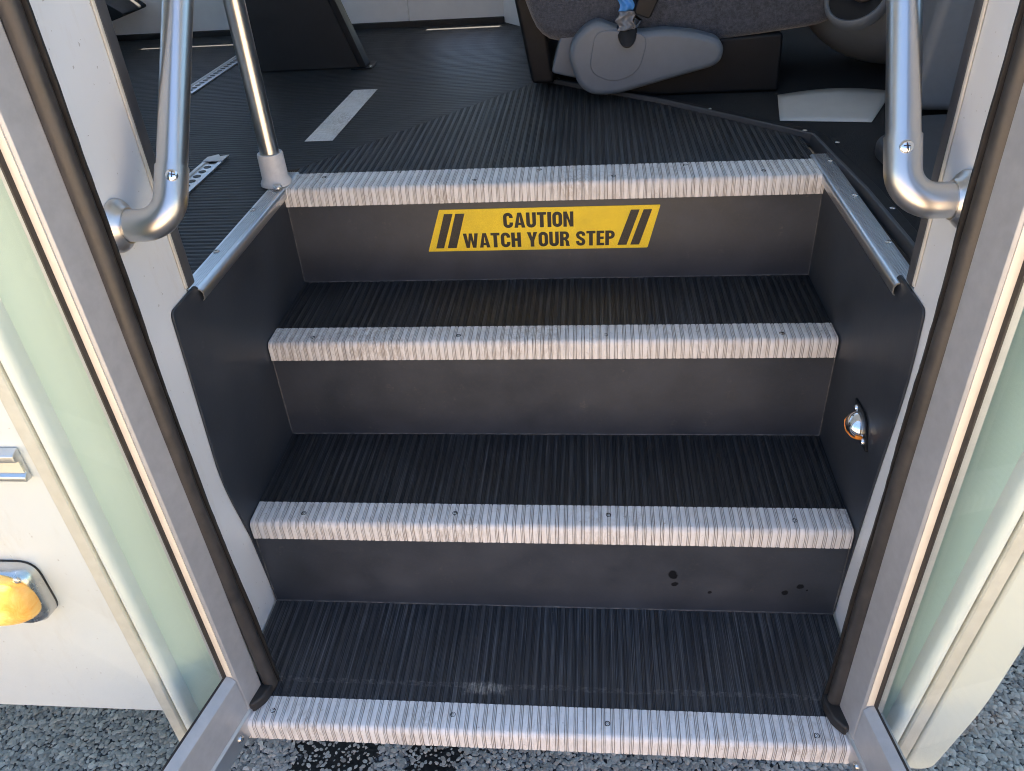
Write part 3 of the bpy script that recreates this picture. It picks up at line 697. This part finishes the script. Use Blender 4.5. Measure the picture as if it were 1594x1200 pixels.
# ------------------------------------------------------------------ step lamp in the right side wall
def step_lamp():
    t = thing('step_lamp', 'small chrome hooded step lamp with amber slot on the right stairwell wall', 'lamp', (.48, .298, .350))
    o = Vector((.480, .298, .350)); eu = Vector((0, -.90, -.436)); ew = Vector((0, .436, -.90)); ez = Vector((-1, 0, 0))
    MB().frame_prism(rounded([(-.046, 0), (-.008, -.022), (.008, -.022), (.046, 0), (.008, .022), (-.008, .022)], .004), o, eu, ew, ez, .0002, .0035).build('base_plate', 'black_plastic', t, bevel=.001)
    # dome: half ellipsoid
    v = []; f = []; nu, nv = 20, 12
    for i in range(nv+1):
        ph = math.pi/2*i/nv
        for k in range(nu):
            a = 2*math.pi*k/nu; v.append(o+ez*.0035+eu*(.022*math.cos(ph)*math.cos(a))+ew*(.0175*math.cos(ph)*math.sin(a))+ez*(.021*math.sin(ph)))
    for i in range(nv):
        for k in range(nu): f.append((i*nu+k, i*nu+(k+1) % nu, (i+1)*nu+(k+1) % nu, (i+1)*nu+k))
    d = mk('dome', v, f, 'chrome', t, smooth=True, auto=0)
    # amber windows on the lower flank of the dome
    for (a0, a1, p0, p1) in ((30, 160, 10, 62), (-14, 24, 4, 30)):
        v = []; f = []; n = 10
        for i in range(n+1):
            a = R(a0+(a1-a0)*i/n)
            for ph in (R(p0), R((p0+p1)/2), R(p1)):
                v.append(o+ez*.0035+(eu*(.022*math.cos(ph)*math.cos(a))+ew*(.0175*math.cos(ph)*math.sin(a))+ez*(.021*math.sin(ph)))*1.04)
        for i in range(n):
            for j in range(2): f.append((3*i+j, 3*i+3+j, 3*i+4+j, 3*i+1+j))
        w_ = mk('lens', v, f, 'amber_plastic', t, smooth=True, auto=0); so_ = w_.modifiers.new('solid', 'SOLIDIFY'); so_.thickness = .001; so_.offset = 1
    for k in (-1, 1): MB().lathe([(.0055, 0), (.0055, .002), (.004, .0045), (.001, .0055)], o+ez*.003+eu*(.028*k), ez, 16).build('screw', 'chrome', t, smooth=True)
step_lamp()

# ------------------------------------------------------------------ door leaves
def door_leaf(s, P, ang, label):
    """folded-open glazed leaf: u runs away from the hinge, n points outward, z up"""
    eu = Vector((s*math.sin(R(ang)), -math.cos(R(ang)), 0)); en = Vector((s*math.cos(R(ang)), math.sin(R(ang)), 0)); ez = Vector((0, 0, 1)); P = Vector(P)
    t = thing('door_leaf', label, 'bus door', (P.x, P.y, 0), 'open door leaves of the bus')
    ztop, Lg = 2.05, .46; sw_ = .049 if s < 0 else .058; q_ = sw_-.049
    def pr(poly, name, mat, a, b, parent=t, **kw): return MB().frame_prism(poly, P, eu, en, ez, a, b).build(name, mat, parent, **kw)
    # hinge stile (inner face at n=0) with a shallow step down its middle
    pr([(.005, .003), (.0085, 0), (sw_-.0030, 0), (sw_, .003), (sw_, .030), (.005, .030)], 'stile', 'mill_aluminium', .012, ztop, bevel=.0008)
    pr([(a_+(q_ if a_ < .1 else 0), b_) for a_, b_ in [(.0492, .003), (.0510, .0022), (.0515, .0125), (.0492, .0125)]], 'stile_edge', 'cream_paint_lit_edge', .098, ztop)  # cream puts the warm light on this rebate face into its colour
    pr([(a_+(q_ if a_ < .1 else 0), b_) for a_, b_ in [(.0516, .0120), (.0570, .0126), (.0570, .0150), (.0493, .0150), (.0493, .0128)]], 'gasket', 'gasket', .100, ztop)
    pr([(a_+(q_ if a_ < .1 else 0), b_) for a_, b_ in [(.0493, .0152), (Lg-.045, .0152), (Lg-.045, .0202), (.0493, .0202)]], 'glass', 'door_glass', .085, ztop)
    pr([(Lg-.048, 0), (Lg, 0), (Lg, .030), (Lg-.048, .030)], 'stile', 'mill_aluminium', .012, ztop, bevel=.002)
    pr([(Lg+.0005, .006), (Lg+.020, .011), (Lg+.020, .019), (Lg+.0005, .024)], 'edge_rubber', 'seal_rubber', .012, ztop, bevel=.003)
    # bottom rail: profile in (n, z) swept along u
    b0, b1 = .0492+q_, Lg-.0485
    def sweep(poly, name, mat, a, b, **kw): return MB().frame_prism(poly, P, en, ez, eu, a, b).build(name, mat, t, **kw)
    rail = sweep([(.0, .014), (.0, .0865), (.0025, .0890), (.0128, .0975), (.0128, .075), (.030, .075), (.030, .014)], 'bottom_rail', 'mill_aluminium', b0, b1, bevel=.0008)
    sweep([(.0130, .080), (.0130, .0982), (.0150, .0995), (.0150, .080)], 'gasket', 'gasket', b0, b1)
    sw = sweep([(.004, -.030), (-.003, -.026), (-.003, .010), (.002, .013), (.020, .013), (.020, -.030)], 'sweep_strip', 'bright_aluminium', .012, b1, bevel=.001)
    for u in (.085, .24, .39): MB().lathe([(.006, 0), (.006, .0012), (.0045, .0032), (.001, .0042)], P+eu*u+en*(-.003)+ez*(-.006), -en, 16).build('rivet', 'dull_chrome', sw, smooth=True)
    pr([(Lg-.3, -.0001), (Lg-.3, -.0001+1e-4), (Lg-.2999, 0)], 'edge_mark', 'gasket', 1.9, 1.901) if False else None
    # rubber bulb seal at the hinge side and its flat fin
    c = Vector((s*.4305, .0595, 0)); pth = []
    zk, xk = ((0, .04, .4, .8, 2.1), (.4285, .4300, .4395, .4335, .433)) if s < 0 else ((0, .04, .3, .44, .8, 2.1), (.4365, .4368, .4400, .4410, .4425, .443))
    cx_ = lambda z: s*float(np.interp(z, zk, xk))
    for i in range(40):
        z = .010+(ztop-.01)*i/39
        pth.append((cx_(z)+s*.0006*math.sin(z*9+s)+s*random.uniform(-.0005, .0005), c.y+.0012*math.sin(z*7), z))
    seal = MB().tube(pth, [.0108]*40, 20).build('hinge_seal', 'seal_rubber', t, smooth=True)
    v = []; f = []
    for i in range(160):
        z = .006+(ztop-.01)*i/159; wv = .0012*math.sin(z*23+s*2)+.0018*math.sin(z*8)+random.uniform(-.0005, .0005)
        for (a, d) in ((.000, .008), (.0115+wv*.6, .0085), (.0115+wv*.6, .0120), (.000, .013)): v.append((cx_(z)-s*a, c.y+d, z))
    for i in range(159):
        for k in range(4): f.append((4*i+k, 4*i+(k+1) % 4, 4*i+4+(k+1) % 4, 4*i+4+k))
    mk('seal_fin', v, f, 'dark_rubber', seal, smooth=True)
    # dark pivot block on the sill under the seal
    bl = [(s*.420, .058), (s*.427, .030), (s*.442, .012), (s*.458, .022), (s*.470, .05), (s*.470, .078), (s*.425, .078)]
    MB().prism(rounded(bl, .006), 'z', .002, .022).build('pivot_block', 'dark_rubber', t, bevel=.004, seg=3)
    return t
door_leaf(-1, (-.437, .058, 0), 12, 'open glass door leaf left of the steps, amber lamp behind its glass')
door_leaf(1, (.440, .058, 0), 9, 'open glass door leaf right of the steps, rounded body corner behind it')

# ------------------------------------------------------------------ grab rails
def grab_rail(s, foot, lean, label):
    fx, fy, fz = foot; t = thing('grab_rail', label, 'handrail', foot, 'grab rails either side of the doorway')
    rad = .0185; d = Vector((0, math.sin(R(lean)), math.cos(R(lean)))); inx = Vector((-s, 0, 0)); F = Vector(foot)
    reach = .066; corner = F+inx*reach; rb = .034
    MB().lathe([(.032, 0), (.032, .004), (.029, .008), (.0235, .012), (.0215, .016)], F, inx, 32).build('flange', 'cast_elbow', t, smooth=True, auto=50)
    # elbow: from wall, bend, socket
    pth = [F+inx*.010, F+inx*(reach-rb)]; n = 12
    for i in range(1, n+1):
        a = math.pi/2*i/n; pth.append(corner-inx*rb+d*rb+inx*(rb*math.sin(a))-d*(rb*math.cos(a)))
    pth += [corner+d*(rb+.02), corner+d*(rb+.034)]
    pth[-1] = corner+d*(rb+.036); rr = [.0195]*len(pth)
    el = MB().tube(pth, rr, 36).build('elbow', 'cast_elbow', t, smooth=True, auto=50)
    MB().tube([corner+d*(rb+.02), corner+d*.55, corner+d*.98], rad-.0006, 36).build('tube', 'steel_tube', t, smooth=True, auto=50)
    # upper elbow back to the wall (above the picture)
    c2 = corner+d*1.02; pth = [c2-d*(rb+.036), c2-d*rb]
    for i in range(1, n+1):
        a = math.pi/2*i/n; pth.append(c2-inx*rb-d*rb+inx*(rb*math.cos(a))+d*(rb*math.sin(a)))
    pth.append(c2-inx*reach); MB().tube(pth, .0195, 30).build('elbow', 'cast_elbow', t, smooth=True, auto=50)
    MB().lathe([(.032, 0), (.032, .004), (.029, .008), (.0235, .012), (.0215, .016)], c2-inx*(reach), inx, 32).build('flange', 'cast_elbow', t, smooth=True, auto=50)
    # cross-head screw on the socket, facing the camera side
    view = (Vector((.08 if s < 0 else .25, -.68, 1.1))-corner).normalized(); q = view-d*view.dot(d); q.normalize()
    base = corner+d*(rb+.020)+q*.0190
    sc = MB().lathe([(.0072, 0), (.0070, .0015), (.0052, .0034), (.002, .0042)], base, q, 20).build('screw', 'chrome', el, smooth=True)
    a = q.cross(d).normalized(); b = q.cross(a)
    cr = MB()
    for e1, e2, lift in ((a, b, 0), (b, a, .0001)): cr.frame_prism([(-.0034, -.0006), (.0034, -.0006), (.0034, .0006), (-.0034, .0006)], base, e1, e2, q, .0036, .0044+lift)
    cr.build('cross_slot', 'gasket', sc) if False else mk('screw', cr.v, cr.f, 'gasket', el)
    return t
grab_rail(-1, (-.4835, .176, .742), 39, 'brushed steel grab rail mounted on the left white door post')
grab_rail(1, (.4835, .181, .747), 33, 'brushed steel grab rail mounted on the right white door post')

# ------------------------------------------------------------------ stanchion
t = thing('stanchion_pole', 'upright steel pole in a chipped grey floor collar beside the top step', 'pole', (-.499, .712, FZ))
MB().tube([(-.499, .712, FZ+.01), (-.499, .712, 1.4), (-.499, .712, 2.455)], .0172, 32).build('pole', 'steel_tube', t, smooth=True, auto=50)
co = MB().lathe([(.0285, .0005), (.0285, .004), (.0265, .008), (.0238, .012), (.0232, .055), (.0225, .058), (.0180, .058), (.0176, .052)], (-.499, .712, FZ+.003), (0, 0, 1), 36).build('collar', 'collar_paint', t, smooth=True, auto=45)
MB().lathe([(.0085, 0), (.0085, .003), (.006, .006), (.002, .007)], (-.487, .683, FZ+.0055), (0, 0, 1), 16).build('screw', 'dull_chrome', co, smooth=True)

# ------------------------------------------------------------------ floor markings and seat tracks
o = rib_sheet_x('floor_strip', 'white_rib', None, .960, 1.360, lambda y: -.521+.02*(y-.96), lambda y: -.460+.02*(y-.96), FZ+.0016, origin=(-.49, 1.16, FZ)); tag(o, 'pale ribbed marking strip on the black floor beside the pole', 'floor strip')
def track(x, y0, y1, label, frayed):
    t = thing('seat_track', label, 'seat track', (x, y0, FZ), 'seat tracks let into the floor')
    b = MB()
    b.prism([(x-.021, FZ+.0002), (x-.021, FZ+.004), (x-.013, FZ+.0045), (x-.011, FZ+.0022), (x+.011, FZ+.0022), (x+.013, FZ+.0045), (x+.021, FZ+.004), (x+.021, FZ+.0002)], 'y', y0, y1)
    b.build('rail', 'bright_aluminium', t, smooth=True, auto=30)
    h = MB(); y = y0+.012
    while y < y1-.006:
        h.lathe([(.0075, 0), (.0075, .0006)], (x, y, FZ+.0023), (0, 0, 1), 12); y += .0254
    h.build('hole_row', 'gasket', t)
    if frayed: MB().prism([(x-.020, y1-.004), (x-.002, y1+.010), (x+.006, y1-.002), (x+.022, y1+.006), (x+.021, y1-.03), (x-.02, y1-.03)], 'z', FZ+.0046, FZ+.0056).build('torn_tape', 'collar_paint', t)
track(-.676, .60, .872, 'short worn aluminium seat track with torn end near the left door post', True)
track(-.969, 1.38, 2.0, 'perforated aluminium seat track behind the left grab rail', False)

# ------------------------------------------------------------------ dark divider panel behind the pole
t = thing('divider_panel', 'black slanted modesty panel with metal edge at the back left', 'panel', (-.69, 1.6, FZ))
MB().prism([(-.84, FZ+.002), (-.552, FZ+.002), (-.80, 1.35), (-1.00, 1.35)], 'y', 1.585, 1.62).build('board', 'black_panel', t, bevel=.003)
MB().frame_prism([(0, 0), (.020, 0), (.020, .05), (0, .05)], (-.5515, 1.576, FZ+.006), (1, 0, 0), (0, 1, 0), Vector((-.248, 0, .748)), 0, 1.).build('edge_bar', 'black_plastic', t, bevel=.003)
MB().box(-.575, -.515, 1.57, 1.64, FZ+.0005, FZ+.005).build('foot_plate', 'black_plastic', t, bevel=.002)
for x in (-.522,): screw(t, (x, 1.585, FZ+.005), (0, 0, 1), 1.2)
# small dark seat foot by the far wall
t = thing('passenger_seat', 'dark base of a passenger seat close to the far wall, top left', 'seat', (-1.62, 2.0, FZ))
MB().prism(rounded([(-1.85, .66), (-1.50, .66), (-1.36, .70), (-1.42, .74), (-1.85, .74)], .02), 'y', 1.92, 2.08).build('foot', 'black_plastic', t, bevel=.01)
MB().box(-1.80, -1.74, 1.96, 2.04, FZ, .66).build('leg', 'black_plastic', t, bevel=.004)

# ------------------------------------------------------------------ driver seat
def driver_seat():
    t = thing('driver_seat', 'grey cloth driver seat with moulded side cover, seen from the doorway', 'seat', (.25, 1.45, .578))
    def un(zx, zy):  # outline of the side cover measured as metres in its own plane
        return zx, zy
    # pedestal
    MB().prism([(.115, .580), (.505, .580), (.500, .705), (.115, .690)], 'y', 1.235, 1.72).build('pedestal', 'black_plastic', t, bevel=.008)
    # side cover (a plan outline with rounded rim)
    pts = rounded([(.030, .690), (.045, .728), (.075, .752), (.098, .758), (.140, .741), (.178, .731), (.235, .735), (.300, .727), (.352, .712), (.366, .692), (.362, .667), (.345, .654), (.150, .606), (.120, .602), (.080, .604), (.052, .626)], .02, 4)
    c = MB().prism(pts, 'y', 1.168, 1.225).build('side_cover', 'cover_plastic', t, bevel=.014, seg=5)
    MB().prism(rounded([(.075, .655), (.13, .63), (.185, .650), (.205, .728), (.14, .738), (.09, .74)], .03), 'y', 1.1655, 1.171).build('recliner_boss', 'cover_plastic', c, bevel=.002, seg=3)
    pts = rounded([(-.01, .640), (.05, .625), (.06, .73), (.02, .745)], .01)
    MB().prism(pts, 'y', 1.235, 1.33).build('rear_cover', 'cover_plastic', t, bevel=.01, seg=3)
    # cushion
    b = MB(); b.prism(rounded([(.03, .715), (.33, .690), (.60, .718), (.67, .80), (.62, .90), (.10, .88)], .05), 'y', 1.228, 1.70)
    cu = b.build('cushion', 'upholstery', t, bevel=.04, seg=5)
    # backrest bolster leaning back
    b = MB(); b.prism(rounded([(-.03, .700), (.13, .715), (.13, .95), (-.10, 1.35), (-.26, 1.33)], .06), 'y', 1.225, 1.70)
    b.build('backrest', 'upholstery', t, bevel=.045, seg=5)
    MB().prism([(-.06, .60), (-.005, .60), (-.05, .95), (-.12, .95)], 'y', 1.30, 1.66).build('back_frame', 'black_plastic', t, bevel=.01)
    return t
driver_seat()
t = thing('seat_belt_buckle', 'black seat belt buckle on a short chrome stalk at the seat side', 'buckle', (.17, 1.2, .735))
MB().tube([(.165, 1.19, .735), (.172, 1.175, .748), (.18, 1.17, .762)], .010, 16).build('stalk', 'chrome', t, smooth=True)
MB().prism(rounded([(-.022, -.004), (.022, -.004), (.026, .06), (-.026, .06)], .008), 'y', -.012, .012).build('buckle', 'black_plastic', None) if False else None
bo = MB().frame_prism(rounded([(-.018, 0), (.018, 0), (.024, .075), (-.024, .075)], .008), (.187, 1.168, .765), (.94, 0, -.34), (.34, 0, .94), (0, 1, 0), -.012, .012).build('buckle', 'black_plastic', t, bevel=.004)
def crumple(name, mat, x0, x1, za, zb_):
    v = []; f = []; nu, nv = 14, 14
    for j in range(nv+1):
        for i in range(nu+1):
            a, b = i/nu, j/nv; z = za+(zb_-za)*b; x = x0+(x1-x0)*a+.004*math.sin(9*b)
            v.append((x, 1.164+.003*math.sin(9*a+4*b)+.0025*math.sin(8*b-5*a)+random.uniform(-.0006, .0006), z))
    for j in range(nv):
        for i in range(nu): f.append((j*(nu+1)+i, j*(nu+1)+i+1, (j+1)*(nu+1)+i+1, (j+1)*(nu+1)+i))
    o = mk(name, v, f, mat, t, smooth=True, auto=40); q = o.modifiers.new('solid', 'SOLIDIFY'); q.thickness = .001
crumple('plastic_sleeve', 'clear_sleeve', .136, .172, .738, .776)
crumple('label_tag', 'blue_tag', .138, .168, .7765, .83)
MB().lathe([(.034, 0), (.034, .004), (.028, .008), (.012, .010)], (.158, 1.176, .735), (0, -.75, .66), 28, 1.15, .62).build('boot', 'black_plastic', t, smooth=True)

# ------------------------------------------------------------------ engine cover with cup holder, knee panel
t = thing('engine_cover', 'grey moulded engine cover with cup holder at the right of the seat', 'engine cover', (.85, 1.35, .578))
def rounded_block(name, mat, parent, c, half, ex=3.2, nu=44, nv=26, shape=None):
    v = []; f = []
    def sg(a, p): return math.copysign(abs(a)**p, a)
    for i in range(nv+1):
        ph = -math.pi/2+math.pi*i/nv
        for k in range(nu):
            th = 2*math.pi*k/nu; p = 2/ex
            x = sg(math.cos(ph), p)*sg(math.cos(th), p); y = sg(math.cos(ph), p)*sg(math.sin(th), p); z = sg(math.sin(ph), p)
            q = [x, y, z]
            if shape: q = shape(*q)
            v.append((c[0]+q[0]*half[0], c[1]+q[1]*half[1], c[2]+q[2]*half[2]))
    for i in range(nv):
        for k in range(nu): f.append((i*nu+k, i*nu+(k+1) % nu, (i+1)*nu+(k+1) % nu, (i+1)*nu+k))
    return mk(name, v, f, mat, parent, smooth=True, auto=0)
rounded_block('cover', 'dash_plastic', t, (.852, 1.385, .90), (.315, .235, .312), 2.6, shape=lambda x, y, z: (x, y+.25*max(0, -z)**3, z))
# cup pocket moulded into the nose: lip, dark well, round cap inside
O_, A_ = Vector((.622, 1.172, .783)), Vector((-.42, -.62, .66)).normalized()
MB().lathe([(.052, -.030), (.0535, -.004), (.0555, .0035), (.0590, .0050), (.0625, .0020), (.0640, -.010), (.0600, -.030)], O_, A_, 44).build('cup_holder', 'dash_plastic', t, smooth=True, auto=60)
MB().lathe([(.0535, -.001), (.050, -.003), (.001, -.004)], O_, A_, 40).build('cup_well', 'black_plastic', t, smooth=True)
MB().lathe([(.027, 0), (.027, .010), (.022, .014), (.0215, .012), (.014, .012), (.0135, .015), (.006, .016), (.0055, .013), (.001, .013)], O_+Vector((.012, -.002, .012)), (-.15, -.85, .5), 32).build('round_cap', 'brown_knob', t, smooth=True, auto=30)
t = thing('kick_panel', 'dark grey dash side panel between right grab rail and door post', 'panel', (.85, .8, .578))
MB().prism(rounded([(.70, .60), (1.15, .58), (1.2, 1.3), (.76, 1.3)], .04), 'y', .98, 1.08).build('panel', 'dash_plastic', t, bevel=.02, seg=4)
t = thing('floor_duct', 'low black plastic duct on the cab floor near the paper', 'duct', (.75, .85, .578))
MB().prism(rounded([(.585, .80), (.70, .93), (.86, .93), (.95, .45), (.60, .45)], .03), 'z', .5785, .612).build('duct', 'grey_trim', t, bevel=.012, seg=4)
# white paper lying on the cab floor, slightly curled
def paper():
    v = []; f = []; nu, nv = 14, 6; A, B, C, D = Vector((.492, 1.185)), Vector((.735, 1.183)), Vector((.640, .990)), Vector((.467, 1.020))
    for j in range(nv+1):
        for i in range(nu+1):
            a, b = i/nu, j/nv; p = (D.lerp(C, a)).lerp(A.lerp(B, a), b)
            v.append((p.x, p.y, .5805+.010*math.sin(math.pi*a)*b+.006*b*b))
    for j in range(nv):
        for i in range(nu): f.append((j*(nu+1)+i, j*(nu+1)+i+1, (j+1)*(nu+1)+i+1, (j+1)*(nu+1)+i))
    o = mk('paper_sheet', v, f, 'paper_white', None, smooth=True, auto=0, origin=(.58, 1.09, .58)); s_ = o.modifiers.new('solid', 'SOLIDIFY'); s_.thickness = .0008
    tag(o, 'white sheet of paper lying on the dark cab floor', 'paper')
paper()

# ------------------------------------------------------------------ amber marker lamp on the body side
def marker_lamp():
    c = Vector((-.722, 0, .302)); t = thing('marker_lamp', 'lit amber lamp in a dull chrome housing on the white body side', 'lamp', c)
    def ring(hw, hh, r, y):
        pts = rounded([(-hw, -hh), (hw, -hh), (hw, hh), (-hw, hh)], r, 6); return [(c.x+a*1.12, y*1.1, c.z+b*1.15) for a, b in pts]
    MB().prism([(c.x+a, c.z+b) for a, b in rounded([(-.0733, -.0500), (.0733, -.0500), (.0733, .0500), (-.0733, .0500)], .027, 6)], 'y', -.003, -.0005).build('base_gasket', 'gasket', t)
    v = []; f = []; rings = [ring(.065, .043, .022, -.0032), ring(.064, .042, .022, -.018), ring(.058, .037, .02, -.026), ring(.050, .030, .018, -.027), ring(.048, .028, .017, -.020)]
    n = len(rings[0])
    for r_ in rings: v += r_
    for i in range(len(rings)-1):
        for k in range(n): f.append((i*n+k, i*n+(k+1) % n, (i+1)*n+(k+1) % n, (i+1)*n+k))
    f.append(tuple(range((len(rings)-1)*n, len(rings)*n)))
    h = mk('housing', v, f, 'dull_chrome', t, smooth=True, auto=50)
    # lens: smooth bulging dome
    v = []; f = []; nr, n = 16, 48
    for i in range(nr+1):
        q = max(math.cos(math.pi/2*i/nr), .004); h_ = math.sin(math.pi/2*i/nr)
        for k in range(n):
            a = 2*math.pi*k/n; ca, sa = math.cos(a), math.sin(a)
            v.append((c.x+.004+.072*q*math.copysign(abs(ca)**.85, ca), -.0265-.029*h_, c.z+.007+.0480*q*math.copysign(abs(sa)**.85, sa)))
    for i in range(nr):
        for k in range(n): f.append((i*n+k, i*n+(k+1) % n, (i+1)*n+(k+1) % n, (i+1)*n+k))
    f.append(tuple(range(nr*n, nr*n+n)))
    mk('lens', v, f, 'amber_lens', t, smooth=True, auto=0)
    MB().lathe([(.001, 0), (.007, .003), (.009, .010), (.006, .016), (.001, .019)], (c.x+.016, -.030, c.z+.010), (0, -1, 0), 20).build('bulb', 'bulb', t, smooth=True)
    MB().prism([(c.x+a, c.z+b) for a, b in rounded([(-.050, -.030), (.050, -.030), (.050, .030), (-.050, .030)], .016, 5)], 'y', -.0235, -.0225).build('reflector', 'reflector', t)
    for x, z in ((.0625, .0425), (-.0625, -.0425)): screw(h, (c.x+x, -.0290, c.z+z), (0, -1, 0), 1.3)
marker_lamp()
